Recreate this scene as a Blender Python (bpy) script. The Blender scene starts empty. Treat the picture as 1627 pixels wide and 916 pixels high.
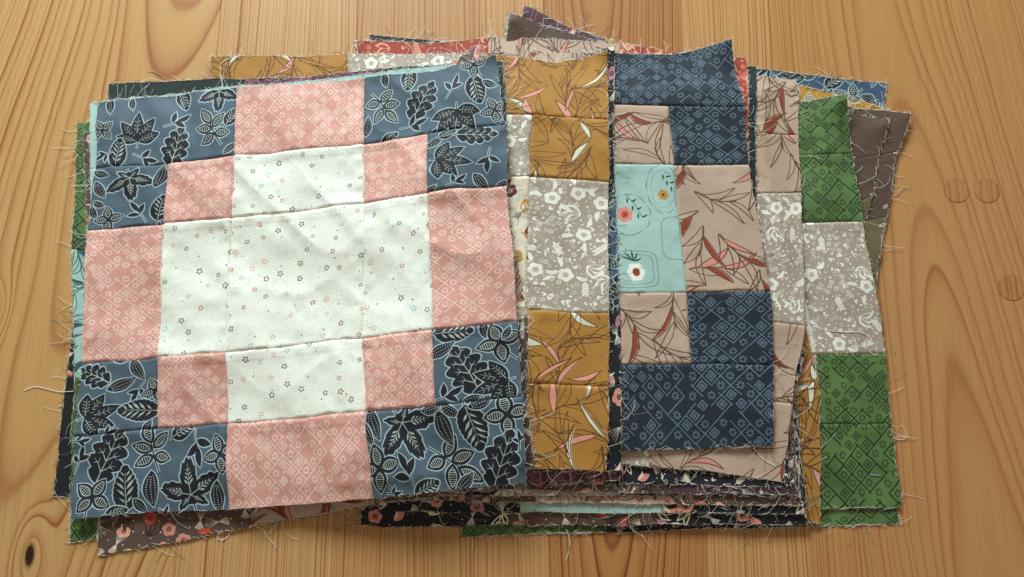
import bpy, math, random
import numpy as np
from mathutils import Vector, Matrix
from mathutils.geometry import delaunay_2d_cdt

rng = random.Random(7)
sc = bpy.context.scene
R = math.radians

# ------------------------------------------------------------------ camera
F_PX, CX, CY, PITCH, DIST = 1277.0, 813.5, 458.0, R(12.0), 0.632
cam_d = bpy.data.cameras.new("camera")
cam = bpy.data.objects.new("camera", cam_d)
sc.collection.objects.link(cam)
cam_d.sensor_width = 36.0
cam_d.lens = 36.0 * F_PX / 1627.0
cam_d.clip_start, cam_d.clip_end = 0.01, 50
cam.location = (0, -DIST * math.sin(PITCH), DIST * math.cos(PITCH))
cam.rotation_euler = (PITCH, 0, 0)
sc.camera = cam
CAM = np.array(cam.location)

# ------------------------------------------------------------------ light
world = bpy.data.worlds.new("World")
sc.world = world
world.use_nodes = True
bg = world.node_tree.nodes["Background"]
bg.inputs[0].default_value = (1.0, 0.84, 0.66, 1)      # warm light bounced around the room
bg.inputs[1].default_value = 0.26
ld = bpy.data.lights.new("window_light", 'AREA')
ld.shape, ld.size, ld.size_y = 'RECTANGLE', 0.9, 0.6
ld.energy, ld.color = 50, (0.86, 1.0, 1.03)
lamp = bpy.data.objects.new("window_light", ld)
sc.collection.objects.link(lamp)
lamp.location = (-0.42, 1.62, 1.02)
lamp.rotation_euler = (Vector((0, 0, 0)) - lamp.location).to_track_quat('-Z', 'Y').to_euler()
vs = sc.view_settings
vs.view_transform, vs.look, vs.exposure, vs.gamma = 'Standard', 'None', 0.13, 1.0
vs.use_curve_mapping = False


def ray(px, py):
    d = Vector(((px - CX) / F_PX, -(py - CY) / F_PX, -1.0))
    return np.array(Matrix.Rotation(PITCH, 3, 'X') @ d)


def at(px, py, z=0.0):
    d = ray(px, py)
    return CAM + d * ((z - CAM[2]) / d[2])


# ------------------------------------------------------------------ node helpers
def lin(c):
    c = [v / 255 for v in c]
    return tuple(((v + .055) / 1.055) ** 2.4 if v > .04045 else v / 12.92 for v in c) + (1,)


class NT:
    def __init__(s, name):
        s.m = bpy.data.materials.new(name)
        s.m.use_nodes = True
        s.t = s.m.node_tree
        s.b = s.t.nodes["Principled BSDF"]

    def n(s, typ, **kw):
        nd = s.t.nodes.new(typ)
        for k, v in kw.items():
            setattr(nd, k, v)
        return nd

    def put(s, sock, v):
        if hasattr(v, 'is_output'):
            s.t.links.new(v, sock)
        else:
            sock.default_value = v

    def math(s, op, a, b=0.0, c=0.0):
        nd = s.n("ShaderNodeMath", operation=op)
        s.put(nd.inputs[0], a); s.put(nd.inputs[1], b); s.put(nd.inputs[2], c)
        return nd.outputs[0]

    def mix(s, f, a, b):
        nd = s.n("ShaderNodeMix", data_type='RGBA')
        s.put(nd.inputs[0], f); s.put(nd.inputs[6], a); s.put(nd.inputs[7], b)
        return nd.outputs[2]

    def pos(s):
        return s.n("ShaderNodeNewGeometry").outputs['Position']

    def noise(s, vec, scale, detail=2.0, rough=.5):
        nd = s.n("ShaderNodeTexNoise")
        s.put(nd.inputs['Vector'], vec)
        nd.inputs['Scale'].default_value = scale
        nd.inputs['Detail'].default_value = detail
        nd.inputs['Roughness'].default_value = rough
        return nd.outputs[0]

    def scaled(s, vec, sx, sy, sz, off=(0, 0, 0)):
        nd = s.n("ShaderNodeMapping")
        s.put(nd.inputs[0], vec)
        nd.inputs['Scale'].default_value = (sx, sy, sz)
        nd.inputs['Location'].default_value = off
        return nd.outputs[0]

    def ramp(s, f, lo, hi):
        nd = s.n("ShaderNodeMapRange")
        s.put(nd.inputs[0], f)
        nd.inputs[1].default_value, nd.inputs[2].default_value = lo, hi
        return nd.outputs[0]

    def bump(s, h, strength, dist):
        nd = s.n("ShaderNodeBump")
        nd.inputs['Strength'].default_value = strength
        nd.inputs['Distance'].default_value = dist
        s.put(nd.inputs['Height'], h)
        s.t.links.new(nd.outputs[0], s.b.inputs['Normal'])


def cloth_mat(name, col, mottle=0.10, rough=.66, sheen=.05, spec=.30):
    k = NT(name)
    p = k.pos()
    c = lin(col)
    dark = tuple(v * (1 - mottle * 1.6) for v in c[:3]) + (1,)
    lite = tuple(min(1, v * (1 + mottle)) for v in c[:3]) + (1,)
    n1 = k.ramp(k.noise(p, 38, 3), .3, .7)
    c1 = k.mix(n1, dark, lite)
    warp = k.noise(k.scaled(p, 1600, 260, 400), 1, 1)
    weft = k.noise(k.scaled(p, 260, 1600, 400), 1, 1)
    weave = k.math('MULTIPLY', k.math('ADD', warp, weft), .5)
    f = k.ramp(weave, .34, .66)
    c2 = k.mix(f, tuple(v * .86 for v in c[:3]) + (1,), tuple(min(1, v * 1.1) for v in c[:3]) + (1,))
    out = k.mix(.5, c1, c2)
    k.put(k.b.inputs['Base Color'], out)
    k.b.inputs['Roughness'].default_value = rough
    k.b.inputs['Specular IOR Level'].default_value = spec
    k.b.inputs['Sheen Weight'].default_value = sheen
    k.b.inputs['Sheen Roughness'].default_value = .5
    k.bump(weave, .5, .00035)
    return k.m


MAT = {}


def cm(key, col=None, **kw):
    if key not in MAT:
        MAT[key] = cloth_mat(key, col, **kw)
    return MAT[key]


PAL = dict(
    steel=(80, 99, 112), night=(28, 31, 40), halo=(172, 192, 198), vein=(176, 188, 180),
    pink=(216, 158, 145), blush=(240, 212, 198), white=(238, 240, 228),
    red=(140, 40, 28), orange=(190, 112, 46), slate=(46, 62, 68), rose=(222, 164, 152), sky=(150, 196, 202),
    fleck=(128, 132, 120), charcoal=(52, 50, 50), mossy=(86, 104, 72),
    navy=(33, 43, 54), denim=(100, 120, 134), mustard=(176, 126, 56), umber=(92, 60, 30), petal=(230, 158, 140),
    ivory=(222, 222, 200), beige=(188, 162, 142), bark=(98, 70, 50), rust=(148, 62, 42), coral=(214, 140, 124),
    taupe=(172, 158, 142), chalk=(238, 236, 224), mist=(208, 204, 190), aqua=(166, 198, 190), pine=(44, 84, 60), teal=(110, 146, 142),
    green=(92, 122, 68), spruce=(30, 48, 30), brown=(92, 72, 62), olive=(106, 96, 66), snow=(214, 216, 196),
    black=(26, 27, 32), ink=(34, 34, 44), plum=(84, 52, 64), orchid=(176, 120, 132), gold=(190, 142, 60), grey=(128, 122, 104),
    brick=(160, 64, 44), peach=(226, 160, 130), bottle=(26, 42, 40), berry=(120, 46, 48), cream=(226, 216, 192),
    rawedge=(214, 208, 188), tomato=(188, 76, 50), cocoa=(58, 40, 40), storm=(62, 84, 110))
MOTTLE = dict(green=.35, navy=.22, steel=.12, black=.05, mustard=.08, olive=.25, brown=.15, pink=.07, white=.02)


def mat(k):
    return cm("cloth_" + k, PAL[k], mottle=MOTTLE.get(k, .08))


def new_mesh(name, verts, faces, mats, mi=None, smooth=True, parent=None, props=None):
    me = bpy.data.meshes.new(name)
    me.from_pydata([tuple(v) for v in verts], [], faces)
    for m in mats:
        me.materials.append(m)
    if mi is not None:
        me.polygons.foreach_set('material_index', mi)
    if smooth:
        me.polygons.foreach_set('use_smooth', [True] * len(faces))
    me.update()
    o = bpy.data.objects.new(name, me)
    sc.collection.objects.link(o)
    if parent:
        o.parent = parent
    for k_, v_ in (props or {}).items():
        o[k_] = v_
    return o


def empty(name, loc, **props):
    o = bpy.data.objects.new(name, None)
    o.empty_display_size = .02
    sc.collection.objects.link(o)
    o.location = loc
    for k_, v_ in props.items():
        o[k_] = v_
    return o


# ------------------------------------------------------------------ the pine table
def wood(name, x0, w, s, kx=0.0, early=(191, 151, 99), late=(153, 89, 48), wob=.9, knots=(), fine=.25, off=0.0, yoff=0.0, rv=.9):
    k = NT(name)
    p = k.pos()
    sep = k.n("ShaderNodeSeparateXYZ")
    k.put(sep.inputs[0], p)
    x, y = sep.outputs[0], sep.outputs[1]
    dx = k.math('SUBTRACT', k.math('SUBTRACT', x, x0), k.math('MULTIPLY', y, kx))
    warp = k.math('SUBTRACT', k.noise(k.scaled(p, 7, 2.6, 1, (off, off * 1.7, 0)), 1, 2), .5)
    dx = k.math('ADD', dx, k.math('MULTIPLY', warp, .022))
    q = k.math('DIVIDE', dx, w)
    f = k.math('MULTIPLY', q, q)
    f = k.math('SUBTRACT', f, k.math('MULTIPLY', y, s))
    n2 = k.math('SUBTRACT', k.noise(k.scaled(p, 10, 4, 1, (off + 3, off, 0)), 1, 1.5), .5)
    f = k.math('ADD', f, k.math('MULTIPLY', n2, wob))
    kn = 0.0
    for (kx_, ky_, kr, amp) in knots:
        ex = k.math('DIVIDE', k.math('SUBTRACT', x, kx_), kr * 1.0)
        ey = k.math('DIVIDE', k.math('SUBTRACT', y, ky_), kr * 2.4)
        r2 = k.math('ADD', k.math('MULTIPLY', ex, ex), k.math('MULTIPLY', ey, ey))
        f = k.math('ADD', f, k.math('MULTIPLY', k.math('POWER', 2.718, k.math('MULTIPLY', r2, -.12)), amp))
        d = k.math('POWER', 2.718, k.math('MULTIPLY', r2, -1.6))
        kn = k.math('MAXIMUM', kn, d)
    n1d = k.n("ShaderNodeTexNoise", noise_dimensions='1D')
    k.put(n1d.inputs['W'], k.math('MULTIPLY', f, .43))
    n1d.inputs['Scale'].default_value = 1.0
    n1d.inputs['Detail'].default_value = 2.0
    f = k.math('ADD', f, k.math('MULTIPLY', n1d.outputs[0], 2.1))
    fr = k.math('FRACT', k.math('ADD', f, 50))
    wn = k.n("ShaderNodeTexWhiteNoise", noise_dimensions='1D')
    k.put(wn.inputs['W'], k.math('FLOOR', k.math('ADD', f, 50)))
    ringvar = k.math('ADD', .46, k.math('MULTIPLY', wn.outputs[0], rv))
    # early wood darkens slowly into a sharp late-wood line
    cr = k.n("ShaderNodeValToRGB")
    k.put(cr.inputs[0], fr)
    els = cr.color_ramp.elements
    els[0].position, els[0].color = 0.0, (0.25, .25, .25, 1)
    els[1].position, els[1].color = 1.0, (0.35, .35, .35, 1)
    for ps, v in ((.12, .03), (.5, .10), (.78, .48), (.9, 1.0), (.955, .85)):
        e = els.new(ps)
        e.color = (v, v, v, 1)
    n3 = k.noise(k.scaled(p, 900, 9, 1, (off, 0, 0)), 1, 2)
    n4 = k.noise(k.scaled(p, 14, 5, 1, (0, off, 0)), 1, 3)
    lw = k.math('MULTIPLY', k.math('MULTIPLY', cr.outputs[0], ringvar), k.math('ADD', .46, k.math('MULTIPLY', n4, .9)))
    c = k.mix(lw, lin(early), lin(late))
    c = k.mix(k.math('MULTIPLY', k.ramp(n3, .45, .75), fine), c, lin([v * .82 for v in late]))
    c = k.mix(k.math('MULTIPLY', k.ramp(n4, .4, .8), .35), c, lin((186, 138, 84)))
    # small pores and nicks
    pores = k.ramp(k.noise(k.scaled(p, 420, 130, 1, (off, off, 0)), 1, 1), .76, .82)
    c = k.mix(k.math('MULTIPLY', pores, .55), c, lin((84, 54, 34)))
    if knots:
        c = k.mix(k.ramp(kn, .10, .55), c, lin((46, 26, 16)))
    sc_ = k.ramp(k.noise(k.scaled(p, 60, 900, 1, (off, 0, 0)), 1, 2), .70, .78)
    c = k.mix(k.math('MULTIPLY', sc_, .12), c, lin((230, 206, 160)))
    k.put(k.b.inputs['Base Color'], c)
    k.put(k.b.inputs['Roughness'], k.math('ADD', .34, k.math('MULTIPLY', n3, .18)))
    k.b.inputs['Specular IOR Level'].default_value = .32
    k.bump(k.math('ADD', k.math('MULTIPLY', lw, -1.0), k.math('MULTIPLY', n3, -.6)), .12, .0004)
    return k.m


def box_mesh(x0, x1, y0, y1, z0, z1, bv):
    xs = [x0, x0 + bv, x1 - bv, x1]
    V = [(xs[0], y0, z0), (xs[0], y0, z1 - bv), (xs[1], y0, z1), (xs[2], y0, z1), (xs[3], y0, z1 - bv), (xs[3], y0, z0)]
    V += [(a, y1, c) for a, b, c in V]
    Fc = [(i, (i + 1) % 6, (i + 1) % 6 + 6, i + 6) for i in range(6)]
    Fc = [tuple(reversed(f)) for f in Fc] + [tuple(range(6)), tuple(reversed(range(6, 12)))]
    return V, Fc


def wx(px):
    return at(px, 0, 0)[0]


table = empty("pine_table", (0, 0, 0), label="varnished pine table top of glued boards under the fabric pile", category="table")
k1 = at(47, 882); k2 = at(-6, 488); k3 = at(168, 215)
bounds = [-640, -420, -150, 352, 570, 762, 864, 1082, 1222, 1293, 1760, 1900, 2080, 2300]
params = {
    -640: dict(x0=wx(-1000), w=.055, s=2, off=21), -420: dict(x0=wx(-290), w=.022, s=-9, off=5),
    -150: dict(x0=wx(190), w=.035, s=11, kx=.22, wob=2.3, off=2.2, early=(197, 156, 99), late=(149, 79, 34),
               knots=((k1[0], k1[1], .0042, 3), (k2[0], k2[1], .003, 3))),
    352: dict(x0=wx(900), w=.036, s=1.0, off=7, early=(199, 158, 103)),
    570: dict(x0=wx(1160), w=.043, s=1.5, off=9, early=(189, 144, 91), late=(149, 83, 44)),
    762: dict(x0=wx(300), w=.042, s=-1.5, off=12, early=(197, 152, 97)),
    864: dict(x0=wx(948), w=.0165, s=15, off=14, wob=1.3, early=(181, 126, 71), late=(105, 37, 10), yoff=0),
    1082: dict(x0=wx(1560), w=.038, s=1.0, off=17, early=(199, 154, 99)),
    1222: dict(x0=wx(800), w=.040, s=2.0, off=19, early=(189, 140, 85)),
    1293: dict(x0=wx(1440), w=.0255, s=-9, kx=-.10, wob=1.8, off=33, rv=.45, early=(189, 140, 87), late=(147, 81, 42)),
    1760: dict(x0=wx(2200), w=.04, s=2, off=25), 1900: dict(x0=wx(1990), w=.02, s=11, off=28),
    2080: dict(x0=wx(2600), w=.045, s=-2, off=31)}
for i in range(len(bounds) - 1):
    b0, b1 = bounds[i], bounds[i + 1]
    V, Fc = box_mesh(wx(b0), wx(b1), -.62, .78, -.028, 0, .0005)
    new_mesh("plank", V, Fc, [wood("pine_%d" % i, **params[b0])], smooth=False, parent=table)
plug_gap = NT("plug_gap").m
plug_gap.node_tree.nodes["Principled BSDF"].inputs[0].default_value = lin((104, 70, 44))
for j, (px, py, rp, prm) in enumerate([(1520, 303, 20.0, dict(x0=wx(1400), w=.02, s=2, off=41)),
                                       (1568, 303, 20.5, dict(x0=wx(1450), w=.018, s=3, off=44)),
                                       (1607, 457, 21.0, dict(x0=wx(1100), w=.046, s=3, off=47))]):
    c = at(px, py)
    rr = rp * .000492
    V, Fc, mi = [], [], []
    n = 48
    for r_, z_ in ((rr + .0002, .00003), (rr + .0002, .00012), (rr - .0001, .00012), (rr - .00015, .0003), (rr - .0006, .00036)):
        for q in range(n):
            a = 2 * math.pi * q / n
            V.append((c[0] + r_ * math.cos(a), c[1] + r_ * math.sin(a), z_))
    for ring in range(4):
        for q in range(n):
            q2 = (q + 1) % n
            Fc.append((ring * n + q, ring * n + q2, ring * n + n + q2, ring * n + n + q))
            mi.append(0 if ring < 2 else 1)
    Fc.append(tuple(4 * n + q for q in range(n))); mi.append(1)
    prm.update(early=(181, 132, 81), late=(149, 85, 46), wob=.4)
    new_mesh("wood_plug", V, Fc, [plug_gap, wood("plug_%d" % j, **prm)], mi, smooth=False, parent=table)

# ------------------------------------------------------------------ 2D shapes (millimetres, y up)
TAU = 2 * math.pi


class Painter:
    """Collects coloured shapes; later ones lie over earlier ones. They are cut into the cloth mesh itself."""

    def __init__(s, rect, keep):
        s.rect, s.keep, s.p = rect, keep, []

    def add(s, m, pts):
        x0, x1, y0, y1 = s.rect
        a = np.asarray(pts)
        lo, hi = a.min(0), a.max(0)
        if hi[0] < x0 or lo[0] > x1 or hi[1] < y0 or lo[1] > y1:
            return
        c = (lo + hi) / 2
        if not s.keep(min(max(c[0], x0), x1), min(max(c[1], y0), y1)):
            return
        if np.sum(a[:, 0] * np.roll(a[:, 1], -1) - np.roll(a[:, 0], -1) * a[:, 1]) < 0:
            a = a[::-1]
        s.p.append((m, a))


class Xf:
    """A painter seen through move, turn and scale; the motif's tip points along +y before turning."""

    def __init__(s, P, x, y, deg=90, k=1.0, sub=None):
        a = R(deg - 90)
        s.P, s.x, s.y, s.c, s.s, s.k = P, x, y, math.cos(a), math.sin(a), k

    def add(s, m, pts):
        a = np.asarray(pts, float) * s.k
        s.P.add(m, np.stack([s.x + a[:, 0] * s.c - a[:, 1] * s.s, s.y + a[:, 0] * s.s + a[:, 1] * s.c], 1))


def stroke(P, m, pts, w, taper=False):
    a = np.asarray(pts, float)
    t = np.gradient(a, axis=0)
    t /= np.maximum(np.linalg.norm(t, axis=1), 1e-9)[:, None]
    nrm = np.stack([-t[:, 1], t[:, 0]], 1)
    n = len(a)
    ww = np.full(n, w / 2)
    if taper:
        ww = w / 2 * np.linspace(1, .25, n)
    P.add(m, np.concatenate([a + nrm * ww[:, None], (a - nrm * ww[:, None])[::-1]]))


def ell(P, m, x, y, rx, ry=None, rot=0, n=9, jit=0):
    ry = ry or rx
    c, s_ = math.cos(rot), math.sin(rot)
    pts = []
    for i in range(n):
        a = TAU * i / n
        j = 1 + rng.uniform(-jit, jit)
        u, v = rx * j * math.cos(a), ry * j * math.sin(a)
        pts.append((x + u * c - v * s_, y + u * s_ + v * c))
    P.add(m, pts)


def ring(P, m, ground, x, y, r, w, n=14):
    ell(P, m, x, y, r, n=n)
    ell(P, ground, x, y, r - w, n=n)


def leafpts(L, W, n=9, bend=0.0, skew=.45, grow=0.0):
    """Outline of a lens leaf from (0,0) to (0,L)."""
    L2 = L + grow * 2
    out = []
    for sgn in (1, -1):
        side = []
        for i in range(n + 1):
            t = i / n
            w = (W / 2 + grow) * math.sin(math.pi * t ** (math.log(.5) / math.log(skew))) ** .9
            y = -grow + L2 * t
            side.append((sgn * w + bend * math.sin(math.pi * t), y))
        out += side if sgn == 1 else side[::-1][1:-1]
    return out


def offset_out(pts, d):
    a = np.asarray(pts, float)
    c = a.mean(0)
    area = .5 * np.sum(a[:, 0] * np.roll(a[:, 1], -1) - np.roll(a[:, 0], -1) * a[:, 1])
    t = np.roll(a, -1, 0) - np.roll(a, 1, 0)
    t /= np.maximum(np.linalg.norm(t, axis=1), 1e-9)[:, None]
    nrm = np.stack([t[:, 1], -t[:, 0]], 1) * (1 if area > 0 else -1)
    return a + nrm * d


# --- leaf print motifs: col = (halo, dark, vein); unit size: 1 = about 1 mm
def m_serrated(P, L, col):
    W = L * .56
    pts = []
    n = 9
    for sgn in (1, -1):
        side = []
        for i in range(n):
            t = i / n
            w = lambda q: W / 2 * math.sin(math.pi * min(1, max(0, q)) ** .8) ** .75
            side.append((sgn * w(t), L * t))
            side.append((sgn * (w(t + .7 / n) + L * .025), L * (t + .75 / n)))
        pts += side if sgn == 1 else [(0, L)] + side[::-1][:-1]
    pts = [(x, y - L / 2) for x, y in pts]
    P.add(col[0], offset_out(pts, .75))
    stroke(P, col[0], [(0, -L / 2 + 1), (0, -L / 2 - L * .16)], 1.9)
    stroke(P, col[1], [(0, -L / 2 + 1), (0, -L / 2 - L * .15)], .8)
    P.add(col[1], pts)
    stroke(P, col[2], [(0, -L * .46), (0, 0), (0, L * .34)], .6, True)
    for i in range(5):
        y = -L * .32 + i * L * .145
        ll = L * .2 * math.sin(math.pi * (.25 + .14 * i)) * 1.1
        for s_ in (1, -1):
            x1, y1 = s_ * ll, y + ll * .95
            P.add(col[2], [(s_ * .5, y + .3), (s_ * .5 + s_ * ll * .45 + ll * .07, y + ll * .35), (x1, y1), (s_ * .3 + s_ * ll * .35, y + ll * .6)])


def m_oak(P, L, col):
    pts = []
    n = 44
    for sgn in (1, -1):
        side = []
        for i in range(1, n):
            t = i / n
            env = math.sin(math.pi * t ** .75) ** .65
            w = L * .335 * env * (.58 + .42 * abs(math.sin(math.pi * 4.4 * t + (0 if sgn == 1 else .5))) ** .7)
            side.append((sgn * w, L * (t - .5) + w * .16))
        pts += side if sgn == 1 else [(0, L * .52)] + side[::-1] + [(0, -L * .5)]
    P.add(col[0], offset_out(pts, .8))
    stroke(P, col[0], [(0, -L * .45), (0, -L * .62)], 2.0)
    stroke(P, col[1], [(0, -L * .45), (0, -L * .61)], .8)
    P.add(col[1], pts)
    stroke(P, col[2], [(0, -L * .5), (L * .01, -.1 * L), (0, L * .4)], .8, True)
    for i in range(4):
        y = -L * .3 + i * L * .19
        for s_ in (1, -1):
            ll = L * .21 * (1 - .1 * i)
            stroke(P, col[2], [(0, y), (s_ * ll * .5, y + ll * .55), (s_ * ll, y + ll * .85)], .65, True)
            stroke(P, col[2], [(s_ * ll * .5, y + ll * .55), (s_ * ll * .55, y + ll * 1.05)], .45, True)
            stroke(P, col[2], [(s_ * ll * .6, y + ll * .6), (s_ * ll * .95, y + ll * .45)], .4, True)


def m_maple(P, L, col):
    # base at the lower centre, five lobes
    lobes = [(-158, .40), (-118, .62), (-62, .0), (0, 0)]
    tips = [(0, 1.0, 50), (66, .92, 52), (-66, .92, 52), (128, .50, 40), (-128, .50, 40)]
    ang = []
    for i in range(0, 181):
        a = -160 + 320 * i / 180
        r = .24
        for ta, tr, tw in tips:
            d = abs(a - ta)
            r = max(r, tr * max(0, 1 - (d / tw) ** 1.15))
        saw = ((a + 200) % 12) / 12
        r *= 1 + .15 * (saw if a < 0 else 1 - saw)
        ang.append((a, r))
    pts = [(L * .62 * r * math.sin(R(a)), L * .62 * r * math.cos(R(a)) - L * .22) for a, r in ang]
    P.add(col[0], offset_out(pts, .8))
    stroke(P, col[0], [(0, -L * .22), (L * .03, -L * .48)], 2.0)
    stroke(P, col[1], [(0, -L * .22), (L * .03, -L * .47)], .85)
    P.add(col[1], pts)
    for ta, tr, tw in tips:
        if tr < .6:
            tr *= .9
        e = L * .62 * tr * .88
        dx, dy = math.sin(R(ta)), math.cos(R(ta))
        o = (0, -L * .22)
        stroke(P, col[2], [o, (dx * e * .5, o[1] + dy * e * .5), (dx * e, o[1] + dy * e)], .6, True)
        for q in (.3, .45, .6, .75):
            for s_ in (1, -1):
                bx, by = dx * e * q, o[1] + dy * e * q
                l2 = e * .20 * (1.15 - q)
                aa = R(ta) + s_ * .65
                P.add(col[2], [(bx, by), (bx + math.sin(aa + .18) * l2, by + math.cos(aa + .18) * l2),
                               (bx + math.sin(aa) * l2 * 1.5, by + math.cos(aa) * l2 * 1.5), (bx + math.sin(aa - .18) * l2, by + math.cos(aa - .18) * l2)])


def place_leaf(P, x, y, deg, L, W, col, style, bend=0, halo=.8):
    Q = Xf(P, x, y, deg)
    Q.add(col[0], leafpts(L, W, grow=halo, bend=bend))
    return Q, L, W, bend, style


def fill_leaf(item, col):
    Q, L, W, bend, style = item
    Q.add(col[1], leafpts(L, W, bend=bend))
    if style == 'rib':
        stroke(Q, col[2], [(0, L * .1), (bend * .9, L * .5), (bend * .3, L * .82)], .5, True)
        for i in range(4):
            for s_ in (1, -1):
                stroke(Q, col[2], [(s_ * W * .08 + bend * .8, L * (.24 + .13 * i)), (s_ * W * .24 + bend * .8, L * (.30 + .13 * i))], .35)
    elif style == 'hatch':
        inner = [(x * .62, L * .13 + y * .74) for x, y in leafpts(L, W, n=7, bend=bend)]
        Q.add(col[2], inner)
        Q.add(col[1], [(x * .50, L * .155 + y * .69) for x, y in leafpts(L, W, n=7, bend=bend)])
        for i in range(int(L / 2.1)):
            t = .24 + i * .56 / max(1, int(L / 2.1) - 1)
            w = W * .24 * math.sin(math.pi * t) ** .8
            stroke(Q, col[2], [(-w + bend * .8, L * t), (w + bend * .8, L * t)], .42)
    elif style == 'dots':
        r_ = .36
        for i in range(int(L / 1.9)):
            t = .16 + i * .7 / max(1, int(L / 1.9) - 1)
            w = W * .33 * math.sin(math.pi * t)
            m = 3 if W > 6 else 2
            for j in range(m):
                ell(Q, col[2], bend * math.sin(math.pi * t) + (j - (m - 1) / 2) * w * .9, L * t + (.4 if j % 2 else 0), r_, n=6)


def m_hand(P, L, col):
    its = [place_leaf(P, 0, 0, 90 + a, L * l, L * .36, col, 'rib') for a, l in ((0, .95), (38, .8), (-36, .85), (74, .66), (-72, .7))]
    stroke(P, col[0], [(0, 0), (0, -L * .22)], 1.8); stroke(P, col[1], [(0, 0), (0, -L * .2)], .7)
    for it in its:
        fill_leaf(it, col)


def m_spray(P, L, col):
    stroke(P, col[0], [(L * .08, -L * .5), (0, -L * .2), (-L * .02, L * .1)], 2.1)
    its = [place_leaf(P, 0, L * yy, 90 + a, L * l, L * .24, col, 'hatch') for a, l, yy in ((12, .5, .08), (62, .44, -.05), (-55, .46, -.02), (105, .40, -.16), (-112, .38, -.16))]
    stroke(P, col[1], [(L * .08, -L * .5), (0, -L * .2), (-L * .02, L * .1)], .9)
    for it in its:
        fill_leaf(it, col)


def m_pods(P, L, col):
    stroke(P, col[0], [(L * .28, -L * .5), (L * .1, -L * .25), (0, 0)], 2.0)
    its = [place_leaf(P, 0, 0, 90 + a, L * .52, L * .34, col, 'hatch', halo=.7) for a in (10, 92, -78, 178)]
    stroke(P, col[1], [(L * .28, -L * .5), (L * .1, -L * .25), (0, 0)], .85)
    for it in its:
        fill_leaf(it, col)


def m_dots(P, L, col):
    it = place_leaf(P, 0, -L / 2, 90, L, L * .42, col, 'dots', bend=L * .05)
    fill_leaf(it, col)


def m_sprig(P, L, col):
    stroke(P, col[0], [(0, -L * .5), (L * .03, -L * .1), (0, L * .1)], 1.7)
    its = [place_leaf(P, 0, L * yy, 90 + a, L * l, L * .17, col, 'plain', bend=b) for a, l, yy, b in ((5, .48, .04, .6), (62, .42, -.12, .5), (-50, .42, -.05, -.5))]
    stroke(P, col[1], [(0, -L * .5), (L * .03, -L * .1), (0, L * .1)], .65)
    for it in its:
        fill_leaf(it, col)


LEAFM = dict(serrated=m_serrated, oak=m_oak, maple=m_maple, hand=m_hand, spray=m_spray, pods=m_pods, dots=m_dots, sprig=m_sprig)


def scatter(rect, spacing, margin=6, tries=14):
    x0, x1, y0, y1 = rect
    pts = []
    n = int((x1 - x0 + 2 * margin) * (y1 - y0 + 2 * margin) / spacing ** 2 * tries) + 4
    for _ in range(n):
        p = (rng.uniform(x0 - margin, x1 + margin), rng.uniform(y0 - margin, y1 + margin))
        if all((p[0] - q[0]) ** 2 + (p[1] - q[1]) ** 2 > spacing ** 2 for q in pts):
            pts.append(p)
    return pts


def pr_leaves(P, col, spacing=15.5, authored=None):
    if authored is not None:
        for kind, x, y, L, a in authored:
            LEAFM[kind](Xf(P, x, y, a), L, col)
        return
    pts = scatter(P.rect, spacing, 10)
    kinds = ['oak', 'serrated', 'maple', 'hand', 'spray', 'pods', 'sprig', 'dots', 'serrated', 'sprig']
    off = rng.randrange(10)
    for i, (x, y) in enumerate(pts):
        kd = kinds[(i * 3 + off) % 10]
        L = dict(oak=29, serrated=20, maple=30, hand=19, spray=27, pods=19, sprig=19, dots=15)[kd] * rng.uniform(.85, 1.1)
        LEAFM[kd](Xf(P, x, y, rng.uniform(0, 360)), L, col)


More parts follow.
